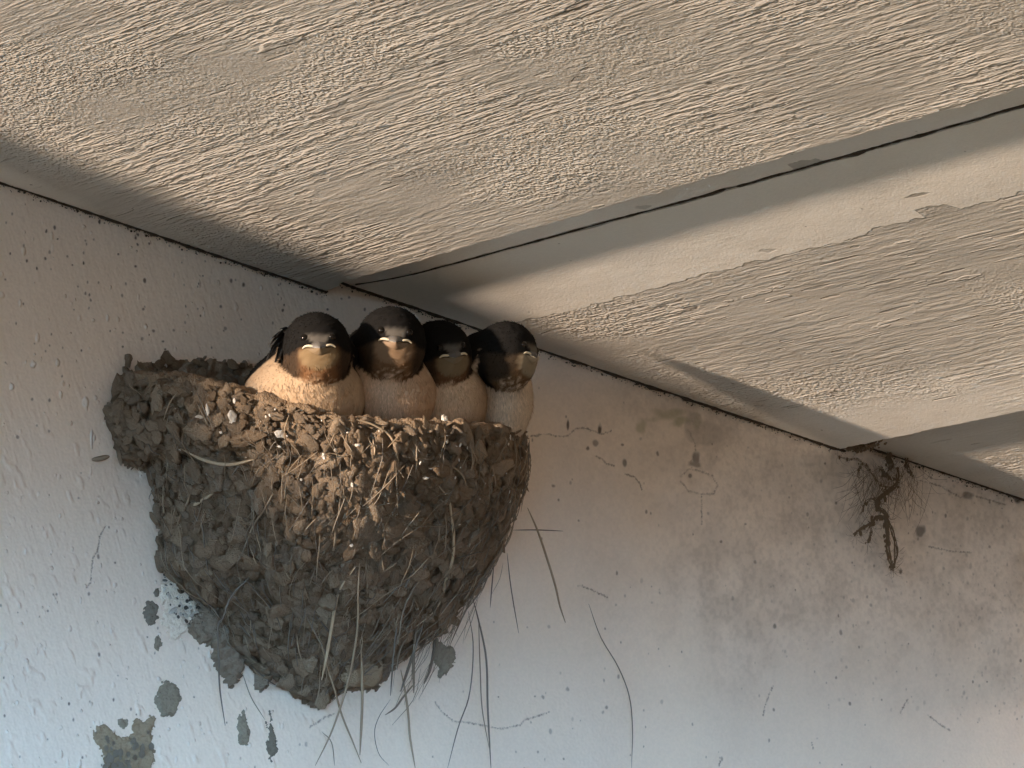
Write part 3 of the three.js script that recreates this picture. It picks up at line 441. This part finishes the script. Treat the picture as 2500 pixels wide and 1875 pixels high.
{
  const r = rng(63);
  STRAWS.forEach((s, i) => { const m = strawMats[s[0] > 0.55 && i < 20 ? 0 : i < 20 ? 1 : 2 + (i % 2)]; part('straw', own(strand(triples(s, 1).map((p, q, a) => (q && q < a.length - 1 ? p.add(new THREE.Vector3((r() - 0.5) * 0.0012, (r() - 0.5) * 0.0012, 0)) : p)), s[0] / 1000, 5, 0.3), nest), m, nest); });
  const bits = [[], [], []];
  for (let k = 0; k < 460; k++) {
    const phi = lerp(0.1, Math.PI - 0.1, r()), v = lerp(0.1, 1, Math.pow(r(), 0.7)), len = lerp(0.004, 0.026, r() * r()), dir = 1.55 + (r() + r() + r() - 1.5) * 1.3, pts = [];
    const bend = (r() - 0.5) * 0.6; let ph = phi, vv = v;
    for (let q = 0; q < 4; q++) { const n = nestNormal(ph, clamp(vv, 0, 0.97)), p = nestPoint(ph, clamp(vv)); pts.push(p.addScaledVector(n, 0.0014 + 0.0016 * r())); const a = dir + bend * q / 3; ph += Math.cos(a) * len / 3 / 0.075; vv -= Math.sin(a) * len / 3 / 0.1; ph = clamp(ph, 0.05, Math.PI - 0.05); }
    bits[k % 3].push(strand(pts, lerp(0.00012, 0.00036, r() * r()), 4, 0.4, 6));
  }
  bits.forEach((b, i) => tag(part('grass_bits', own(mergeGeometries(b), nest), strawMats[i + 1], nest), null, null, null, 'stuff'));
  // fine rootlets hanging under the right side
  const hair = [];
  for (let k = 0; k < 60; k++) { const x0 = lerp(0.03, 0.066, r()), y0 = -0.075 - (0.07 - x0) * 1.3 - r() * 0.02, z0 = lerp(0.01, 0.03, r()), L = lerp(0.008, 0.026, r()); hair.push(strand([new THREE.Vector3(x0, y0, z0), new THREE.Vector3(x0 - 0.1 * L + (r() - 0.5) * 0.004, y0 - L * 0.5, z0 - 0.004), new THREE.Vector3(x0 - 0.3 * L + (r() - 0.5) * 0.006, y0 - L, z0 - 0.006)], lerp(0.00007, 0.00015, r()), 3, 0.4, 6)); }
  tag(part('rootlets', own(mergeGeometries(hair), nest), strawMats[2], nest), null, null, null, 'stuff');
  { // pale clay lump at the foot of the nest
    const g = new THREE.IcosahedronGeometry(1, 4), p = g.attributes.position; for (let i = 0; i < p.count; i++) { const m = 1 + 0.35 * n3(p.getX(i) * 1.7, p.getY(i) * 1.7, p.getZ(i) * 1.7) + 0.14 * n3(p.getX(i) * 5, p.getY(i) * 5, p.getZ(i) * 5); p.setXYZ(i, p.getX(i) * m * 0.0125, p.getY(i) * m * 0.0085, p.getZ(i) * m * 0.006); }
    g.deleteAttribute('normal'); const s = mergeVertices(g, 1e-6); s.computeVertexNormals(); s.translate(0.0095, -0.1405, 0.009); tag(part('clay_lump', own(s, nest), mud(0.34, 0.27, 0.185, 2, 0.001), nest), 'pale tan clay lump at the foot of the nest');
  }
  // chalky droppings on the rim
  const white = new THREE.MeshStandardMaterial({ color: rgb(0.66, 0.62, 0.56), roughness: 0.9 });
  for (const [x, y, z, w, h] of [[-0.0659, -0.0535, 0.0482, 0.0006, 0.0022],[-0.0674, -0.0559, 0.0457, 0.0022, 0.0007],[-0.0590, -0.0562, 0.0547, 0.0017, 0.0022],[-0.0450, -0.0630, 0.0647, 0.0018, 0.0016],[-0.0616, -0.0618, 0.0507, 0.0007, 0.0005],[-0.0184, -0.0666, 0.0742, 0.0012, 0.0006],[0.0105, -0.0767, 0.0702, 0.0013, 0.0006],[-0.0175, -0.0802, 0.0677, 0.0005, 0.0009],[-0.0111, -0.1005, 0.0537, 0.0007, 0.0007],[0.0161, -0.0550, 0.0742, 0.0012, 0.0013],[0.0549, -0.0588, 0.0522, 0.0004, 0.0009],[-0.0292, -0.0706, 0.0687, 0.0008, 0.0012]]) {
    const g = new THREE.IcosahedronGeometry(1, 2), p = g.attributes.position; for (let i = 0; i < p.count; i++) { const m = 1 + 0.5 * n3(p.getX(i) * 1.6 + x * 900, p.getY(i) * 1.6, p.getZ(i) * 1.6 + y * 500); p.setXYZ(i, p.getX(i) * m * w, p.getY(i) * m * h, p.getZ(i) * m * 0.0005); }
    g.computeVertexNormals(); g.rotateX(-0.3); g.translate(x, y, z); part('white_dropping', own(mergeVertices(g), nest), white, nest);
  }
}

{ // small chalky splashes scattered below the rim
  const r = rng(71), l = [], white = new THREE.MeshStandardMaterial({ color: rgb(0.66, 0.62, 0.56), roughness: 0.9 });
  for (let k = 0; k < 46; k++) { const phi = lerp(0.25, 2.7, r()), v = lerp(0.35, 1, Math.sqrt(Math.sqrt(r()))), n = nestNormal(phi, Math.min(v, 0.97)), p = nestPoint(phi, v).addScaledVector(n, 0.0019), c = new THREE.SphereGeometry(1, 6, 4); c.scale(lerp(0.0002, 0.0008, r() * r()), lerp(0.0002, 0.0013, r() * r()), 0.0002); c.rotateZ((r() - 0.5) * 0.8); c.applyQuaternion(new THREE.Quaternion().setFromUnitVectors(new THREE.Vector3(0, 0, 1), n)); c.translate(p.x, p.y, p.z); l.push(c); }
  tag(part('dropping_flecks', own(mergeGeometries(l), nest), white, nest), null, null, null, 'stuff');
}

// ---------------------------------------------------------------- four fledglings
const V = (x, y, z) => new THREE.Vector3(x, y, z);
const eyeMat = new THREE.MeshPhysicalMaterial({ color: rgb(0.006, 0.005, 0.004), roughness: 0.16, specularIntensity: 0.6 });
const gapeMat = new THREE.MeshStandardMaterial({ color: rgb(0.62, 0.56, 0.42), roughness: 0.55 });
const billMat = new THREE.MeshStandardMaterial({ color: rgb(0.085, 0.08, 0.075), roughness: 0.5 });
const plumeMat = new THREE.MeshPhysicalMaterial({ vertexColors: true, roughness: 1, specularIntensity: 0.15 });
const toCam = V(-0.4429, -0.1219, 0.8883);
function fledgling(label, head, body, turn, tilt, look, seed, roll = 0) {
  const H = V(...head).addScaledVector(toCam, 0.006), B = V(...body), r = rng(seed);
  const t = thing('swallow_fledgling', [B.x, TOP + B.y - look.by, B.z], label, 'bird', 'young swallows in the nest');
  // head axes: forward, right (as the camera sees it), up
  const F = toCam.clone().applyAxisAngle(V(0, 1, 0), turn * D2R), R0 = V(0, 1, 0).cross(F).normalize(); F.applyAxisAngle(R0, -tilt * D2R); const Rt = V(0, 1, 0).cross(F).normalize().applyAxisAngle(F, roll * D2R), U = F.clone().cross(Rt).normalize();
  const Bf = toCam.clone().applyAxisAngle(V(0, 1, 0), turn * 0.5 * D2R), Br = V(0, 1, 0).cross(Bf).normalize();
  const hr = look.hr;
  const sd = (p, c, f, rt, u, a, b, e) => { const d = p.clone().sub(c), x = d.dot(rt) / a, y = d.dot(u) / b, z = d.dot(f) / e, k = Math.hypot(x, y, z); return (k - 1) * Math.min(a, b, e); };
  const up = V(0, 1, 0), HC = H.clone().addScaledVector(U, hr * 0.1), TC = H.clone().addScaledVector(U, -hr * 0.38).addScaledVector(F, hr * 0.12), NC = H.clone().addScaledVector(F, -hr * 0.85).addScaledVector(up, -hr * 0.1);
  const sdf = (p) => {
    const h = sd(p, HC, F, Rt, U, hr, hr * 1.0, hr * 1.02), th = sd(p, TC, F, Rt, U, hr * 0.86, hr * 0.78, hr * 0.84), nape = sd(p, NC, F, Rt, up, hr * 1.3, hr * 0.8, hr * 0.9), b = sd(p, B, Bf, Br, up, look.bx, look.by, look.bz);
    const sm = (x, y, k) => { const q = clamp(0.5 + 0.5 * (y - x) / k); return lerp(y, x, q) - k * q * (1 - q); };
    return sm(sm(sm(h, th, 0.004), nape, 0.003), b, 0.0014);
  };
  const C = H.clone().lerp(B, 0.45), NU = 110, NV = 84, P = [], N = [];
  const hit = (d) => { let a = 0.002, b = 0.05; while (sdf(C.clone().addScaledVector(d, a)) < 0 && a < b) a += 0.0012; let lo = a - 0.0012, hi = a; for (let k = 0; k < 12; k++) { const m = (lo + hi) / 2; sdf(C.clone().addScaledVector(d, m)) < 0 ? lo = m : hi = m; } return C.clone().addScaledVector(d, lo); };
  // plumage colours by place on head and body
  const K = look.col;
  const colour = (p) => {
    const d = p.clone().sub(H), x = d.dot(Rt) / hr, y = d.dot(U) / hr, z = d.dot(F) / hr, n = n3(p.x * 700, p.y * 700, p.z * 700) * 0.06, ax = Math.abs(x);
    const mix = (a, b, k) => [lerp(a[0], b[0], k), lerp(a[1], b[1], k), lerp(a[2], b[2], k)];
    const bd = p.clone().sub(B), front = bd.dot(Bf) / look.bz, out = bd.dot(Br) / look.bx;
    let c = K.chest;
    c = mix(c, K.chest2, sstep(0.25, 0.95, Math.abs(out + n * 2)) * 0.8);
    c = mix(c, K.back, sstep(-0.25, -0.55, front + n));                              // dark back and wings
    const inHead = Math.max(1 - sstep(1.17, 1.25, Math.hypot(x, y - 0.02, Math.min(z, 0.9)) + n), 1 - sstep(-0.42, -0.30, z + 0.5 * sstep(-0.3, -1, y)));
    let f = K.throat;
    f = mix(f, K.side, sstep(0.38, 0.72, ax + n) * 0.9);
    f = mix(f, K.chin, (1 - sstep(0.48, 0.62, Math.hypot(ax * 0.95, (y + 0.24) * 1.3) + n)) * sstep(0.1, 0.5, z));
    f = mix(f, K.cap, sstep(-0.08, 0.06, y + n + 0.15 * sstep(0.5, 0.9, ax)));
    f = mix(f, K.lore, (1 - sstep(0.06, 0.14, ax - 0.75 * (y - 0.0) + n * 0.5)) * (1 - sstep(0.28, 0.46, y + n)) * sstep(-0.02, 0.06, y) * sstep(0.5, 0.8, z));
    f = mix(f, K.cap, sstep(0.05, -0.35, z + n));
    c = mix(c, f, inHead);
    const v = 1 + n * 1.4; return [c[0] * v, c[1] * v, c[2] * v];
  };
  const pos = [], col = [];
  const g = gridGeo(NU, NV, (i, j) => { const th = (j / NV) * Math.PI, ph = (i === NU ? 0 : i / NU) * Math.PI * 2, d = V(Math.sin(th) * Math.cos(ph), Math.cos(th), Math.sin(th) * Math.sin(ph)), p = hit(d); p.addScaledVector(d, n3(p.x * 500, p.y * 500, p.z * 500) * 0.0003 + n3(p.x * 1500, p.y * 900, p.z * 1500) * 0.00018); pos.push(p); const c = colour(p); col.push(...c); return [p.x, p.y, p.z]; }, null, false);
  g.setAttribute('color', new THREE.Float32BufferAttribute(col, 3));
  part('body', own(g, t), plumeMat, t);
  // short loose barbs that soften the outline
  const nrm = g.attributes.normal, bp = [], bc = [], bi = [];
  for (let k = 0; k < 9000; k++) {
    const i = Math.floor(r() * NU), j = Math.floor(2 + Math.pow(r(), 0.9) * (NV - 6)), q = j * (NU + 1) + i, q2 = q + 1, q3 = q + NU + 1;
    const u = r(), w = r() * (1 - u), p = pos[q].clone().multiplyScalar(1 - u - w).addScaledVector(pos[q2], u).addScaledVector(pos[q3], w);
    const n = V(nrm.getX(q), nrm.getY(q), nrm.getZ(q)); if (n.dot(p.clone().sub(C)) < 0) n.negate();
    if (p.clone().sub(H).dot(F) > 0.8 * hr && p.clone().sub(H).dot(U) > -0.5 * hr) continue;
    const down = V(0, -1, 0).addScaledVector(F, p.y > H.y - hr * 0.4 ? -0.7 : 0.1).add(V((r() - 0.5) * 0.7, (r() - 0.5) * 0.7, (r() - 0.5) * 0.7)); down.addScaledVector(n, -down.dot(n)).normalize();
    const L = lerp(0.0010, 0.0030, r() * r()) * (p.y > H.y - hr ? 0.6 : 1.1), dir = down.addScaledVector(n, lerp(0.25, 0.8, r())).normalize(), s = dir.clone().cross(n).normalize().multiplyScalar(lerp(0.0001, 0.00026, r()));
    const c = colour(p), v = lerp(0.75, 1.3, r()), o = bp.length / 3, tip = p.clone().addScaledVector(dir, L).addScaledVector(n, -L * 0.1);
    for (const a of [p.clone().add(s), p.clone().sub(s), tip]) bp.push(a.x, a.y, a.z);
    for (let m = 0; m < 3; m++) bc.push(c[0] * v, c[1] * v, c[2] * v); bi.push(o, o + 1, o + 2);
  }
  const fg = new THREE.BufferGeometry(); fg.setAttribute('position', new THREE.Float32BufferAttribute(bp, 3)); fg.setAttribute('color', new THREE.Float32BufferAttribute(bc, 3)); fg.setIndex(bi); fg.computeVertexNormals();
  tag(part('plumage', own(fg, t), plumeMat, t), null, null, null, 'stuff');
  // a point on the face from head coordinates (right, up in head radii), raised by e
  const face = (x, y, e) => { const dir = Rt.clone().multiplyScalar(x).addScaledVector(U, y).addScaledVector(F, Math.sqrt(Math.max(0.05, 1 - x * x - y * y))).normalize(); let a = 0.002; while (sdf(H.clone().addScaledVector(dir, a)) < 0 && a < 0.03) a += 0.0001; return H.clone().addScaledVector(dir, a + e); };
  for (const s of [-1, 1]) { const e = new THREE.SphereGeometry(hr * 0.125, 16, 12), c = face(0.41 * s, 0.30, -hr * 0.07); e.translate(c.x, c.y, c.z); part('eye', own(e, t), eyeMat, t); }
  // wide bill: upper mandible, lower mandible and the pale gape flanges between them
  const tipP = H.clone().addScaledVector(F, hr * 1.2).addScaledVector(U, -hr * 0.04);
  const bill = (ya, yb, name, mat, drop) => { const nb = 12, gg = gridGeo(nb, 6, (i, j) => { const a = i / nb * 2 - 1, k = j / 6, root = face(a * 0.36, lerp(ya, yb, Math.abs(a) ** 1.6), 0.0002), q = root.clone().lerp(tipP, k); q.addScaledVector(U, drop * hr * Math.sin(k * Math.PI) * (1 - a * a)); return [q.x, q.y, q.z]; }, null, false); const m = mat.clone(); m.side = THREE.DoubleSide; return part(name, own(gg, t), m, t); };
  bill(0.16, 0.02, 'upper_mandible', billMat, 0.05);
  bill(-0.22, -0.03, 'lower_mandible', new THREE.MeshStandardMaterial({ color: rgb(...K.chin), roughness: 0.7 }), -0.02);
  for (const s of [-1, 1]) { const pts = [[0.46, -0.01], [0.38, 0.04], [0.25, 0.045], [0.13, 0.005]].map(([x, y]) => face(x * s, y, hr * 0.02)); pts.push(pts[3].clone().lerp(tipP, 0.55)); part('gape_flange', own(strand(pts, hr * 0.038, 7, 0.4, 18), t), gapeMat, t); }
  return t;
}
const cap = [0.0095, 0.0094, 0.0094], lore = [0.105, 0.098, 0.088], back = [0.024, 0.022, 0.021];
fledgling('leftmost fledgling swallow with broad orange-buff breast, facing the camera', [-0.0262, -0.0305, 0.056], [-0.0268, -0.0475, 0.046], 6, 4, { hr: 0.0122, bx: 0.0225, by: 0.019, bz: 0.021, col: { cap, lore, back, chest: [0.46, 0.335, 0.22], chest2: [0.45, 0.33, 0.225], throat: [0.17, 0.088, 0.043], side: [0.035, 0.027, 0.02], chin: [0.20, 0.142, 0.08] } }, 1, 3);
fledgling('second fledgling from the left, pinkish breast, its head the highest of the four', [0.0045, -0.0264, 0.054], [0.0055, -0.0440, 0.044], 8, 4, { hr: 0.0124, bx: 0.0205, by: 0.0185, bz: 0.020, col: { cap, lore, back, chest: [0.62, 0.46, 0.33], chest2: [0.44, 0.305, 0.205], throat: [0.145, 0.085, 0.046], side: [0.033, 0.026, 0.02], chin: [0.20, 0.135, 0.085] } }, 2, -3);
fledgling('third fledgling from the left, narrow dark throat, squeezed between its nest mates', [0.0275, -0.0282, 0.047], [0.0300, -0.0450, 0.040], 28, -2, { hr: 0.0114, bx: 0.0185, by: 0.0185, bz: 0.019, col: { cap, lore, back, chest: [0.60, 0.46, 0.33], chest2: [0.38, 0.27, 0.18], throat: [0.125, 0.07, 0.038], side: [0.03, 0.022, 0.016], chin: [0.18, 0.14, 0.09] } }, 3, 9);
fledgling('rightmost fledgling with pale grey breast, head turned to the right', [0.0530, -0.0272, 0.050], [0.0535, -0.0435, 0.038], 60, 0, { hr: 0.0112, bx: 0.0140, by: 0.0195, bz: 0.017, col: { cap, lore: [0.12, 0.11, 0.095], back, chest: [0.66, 0.55, 0.43], chest2: [0.48, 0.37, 0.27], throat: [0.125, 0.08, 0.045], side: [0.03, 0.024, 0.018], chin: [0.25, 0.21, 0.15] } }, 4, -7);
{ // ruffled wing feathers sticking out beside the leftmost bird
  const bird = scene.children.find((o) => o.name === 'swallow_fledgling'), m = new THREE.MeshStandardMaterial({ color: rgb(0.022, 0.021, 0.02), roughness: 0.8, side: THREE.DoubleSide }), r = rng(9);
  for (let k = 0; k < 9; k++) {
    const a = lerp(0.15, 2.6, k / 8), x0 = -0.0385 + (r() - 0.5) * 0.002, y0 = -0.0265 + (r() - 0.5) * 0.002, L = lerp(0.006, 0.010, r());
    const g = gridGeo(4, 8, (i, j) => { const t = j / 8, w = 0.0011 * Math.sin(Math.PI * Math.min(1, t * 0.85 + 0.12)) * (i / 4 - 0.5) * 2, dx = -Math.sin(a) * L * t, dy = Math.cos(a) * L * t - 0.006 * t * t; return [x0 + dx + Math.cos(a) * w, y0 + dy + Math.sin(a) * w, 0.0560 + 0.002 * t + 0.0008 * Math.cos(i * 1.6)]; }, null, false);
    part('wing_feather', own(g, bird), m, bird);
  }
}

// ---------------------------------------------------------------- cobweb hanging from the right-hand board
const WEB = [
[0.5,217.5,-51.3,4,221.4,-52.7,4.3,225.3,-52.6,4.7,228.8,-54.4,5,232.2,-58.7,5.3,234.7,-61.8,5.7,238.1,-62.8,6],
[1.3,243.4,-54.8,4,243.7,-58,4.2,241.8,-62.1,4.4,238,-65.1,4.5,234.3,-68.1,4.7,234.6,-70.5,4.9,237.2,-72.8,5.1,237.5,-75.6,5.3,238.3,-80.7,5.5,237.7,-86.4,5.6,238.5,-90.3,5.8,239.7,-94.3,6],
[0.7,238.3,-73.4,4,240.7,-79.7,4.5,242.2,-87.3,5,240.9,-91.8,5.5,239.7,-94.3,6],
[1.0,238.7,-73.8,4,234.3,-74.1,4.5,230.9,-77,5,226.5,-79.3,5.5,223.5,-81.5,6],
[1.1,239.8,-49.4,4,239.7,-52.7,5,239.1,-55.2,6],
[0.8,254,-41.8,4,250,-44.5,4.7,251.9,-47.7,5.3,256.6,-40.7,6],
[0.4,227.5,-54,4,225,-59.1,6],
[0.4,234.7,-67.2,4,229.8,-68.3,4.7,227.5,-72.1,5.3,226.3,-73.8,6],
[0.4,231.9,-77.7,4,230.8,-81.8,5,228.9,-84.4,6],
[0.6,247.6,-51.4,4,247.4,-54.7,5,248.7,-57.9,6],
[0.7,235.7,-55.2,4,237.4,-57.6,5,240,-60,6],
[0.7,272.4,-36.5,4,263.8,-39,4.7,256,-41.1,5.3,244.6,-44.5,6]
];
{
  const t = thing('cobweb_clump', [0.245, TOP - 0.105, 0], 'dusty cobweb clump dangling from the ceiling corner at right', 'cobweb'), r = rng(19);
  const m = new THREE.MeshStandardMaterial({ color: rgb(0.17, 0.12, 0.075), roughness: 1 }), fuzz = [], crumbs = [];
  WEB.forEach((w) => { const pts = triples(w, 1); for (let k = 0; k < 2 + w[0] * 3; k++) { const q = pts.map((p) => p.clone().add(V((r() - 0.5) * 0.0012 * w[0], (r() - 0.5) * 0.001, (r() - 0.5) * 0.002))); part('dusty_thread', own(strand(q, w[0] * lerp(0.00012, 0.0004, r()), 4, 0.4), t), m, t); }
    for (let k = 0; k < 55 * w[0]; k++) { const i = Math.floor(r() * (pts.length - 1)), p = pts[i].clone().lerp(pts[i + 1], r()).add(V((r() - 0.5) * 0.0022 * w[0], (r() - 0.5) * 0.0022 * w[0], (r() - 0.5) * 0.002)), c = new THREE.IcosahedronGeometry(lerp(0.00015, 0.0006, r() * r()) * (0.6 + 0.5 * w[0]), 1); c.scale(1, lerp(1, 2.4, r()), 1); c.translate(p.x, p.y, Math.max(0.001, p.z)); crumbs.push(c); }
    for (let k = 0; k < 60 * w[0]; k++) { const p = pts[Math.floor(r() * pts.length)].clone(), e = p.clone().add(V((r() - 0.5) * 0.009, (r() - 0.6) * 0.009, (r() - 0.3) * 0.003)); fuzz.push(strand([p, p.clone().lerp(e, 0.5).add(V((r() - 0.5) * 0.002, -0.001, 0)), e], 0.00005, 3, 0.6, 5)); } });
  for (let k = 0; k < 420; k++) { const xx = lerp(0.2235, 0.2325, r()), zz = 0.001 + 0.03 * r() * r(), yy = 0.0055 + 0.004 * r(), c = new THREE.IcosahedronGeometry(lerp(0.0003, 0.0009, r() * r()), 1); c.scale(1, 1, lerp(1, 2, r())); c.translate(xx * Math.cos(SLOPE) + yy * Math.sin(SLOPE), -xx * Math.sin(SLOPE) + yy * Math.cos(SLOPE), zz); crumbs.push(c); }
  for (let k = 0; k < 150; k++) { const a = V(lerp(0.222, 0.25, r()), -lerp(0.054, 0.064, r()), 0.001 + r() * 0.02), b = V(a.x + (r() - 0.4) * 0.022, a.y - r() * 0.02, Math.max(0.001, a.z * r())); fuzz.push(strand([a, a.clone().lerp(b, 0.5).add(V(0, -0.002, 0)), b], lerp(0.00004, 0.00009, r()), 3, 0.6, 6)); }
  tag(part('dust_crumbs', own(mergeGeometries(crumbs), t), m, t), null, null, null, 'stuff');
  tag(part('fine_threads', own(mergeGeometries(fuzz), t), m, t), null, null, null, 'stuff');
}

scene.traverse((o) => { if (o.isMesh) { o.castShadow = true; o.receiveShadow = true; } });
renderer.render(scene, camera);
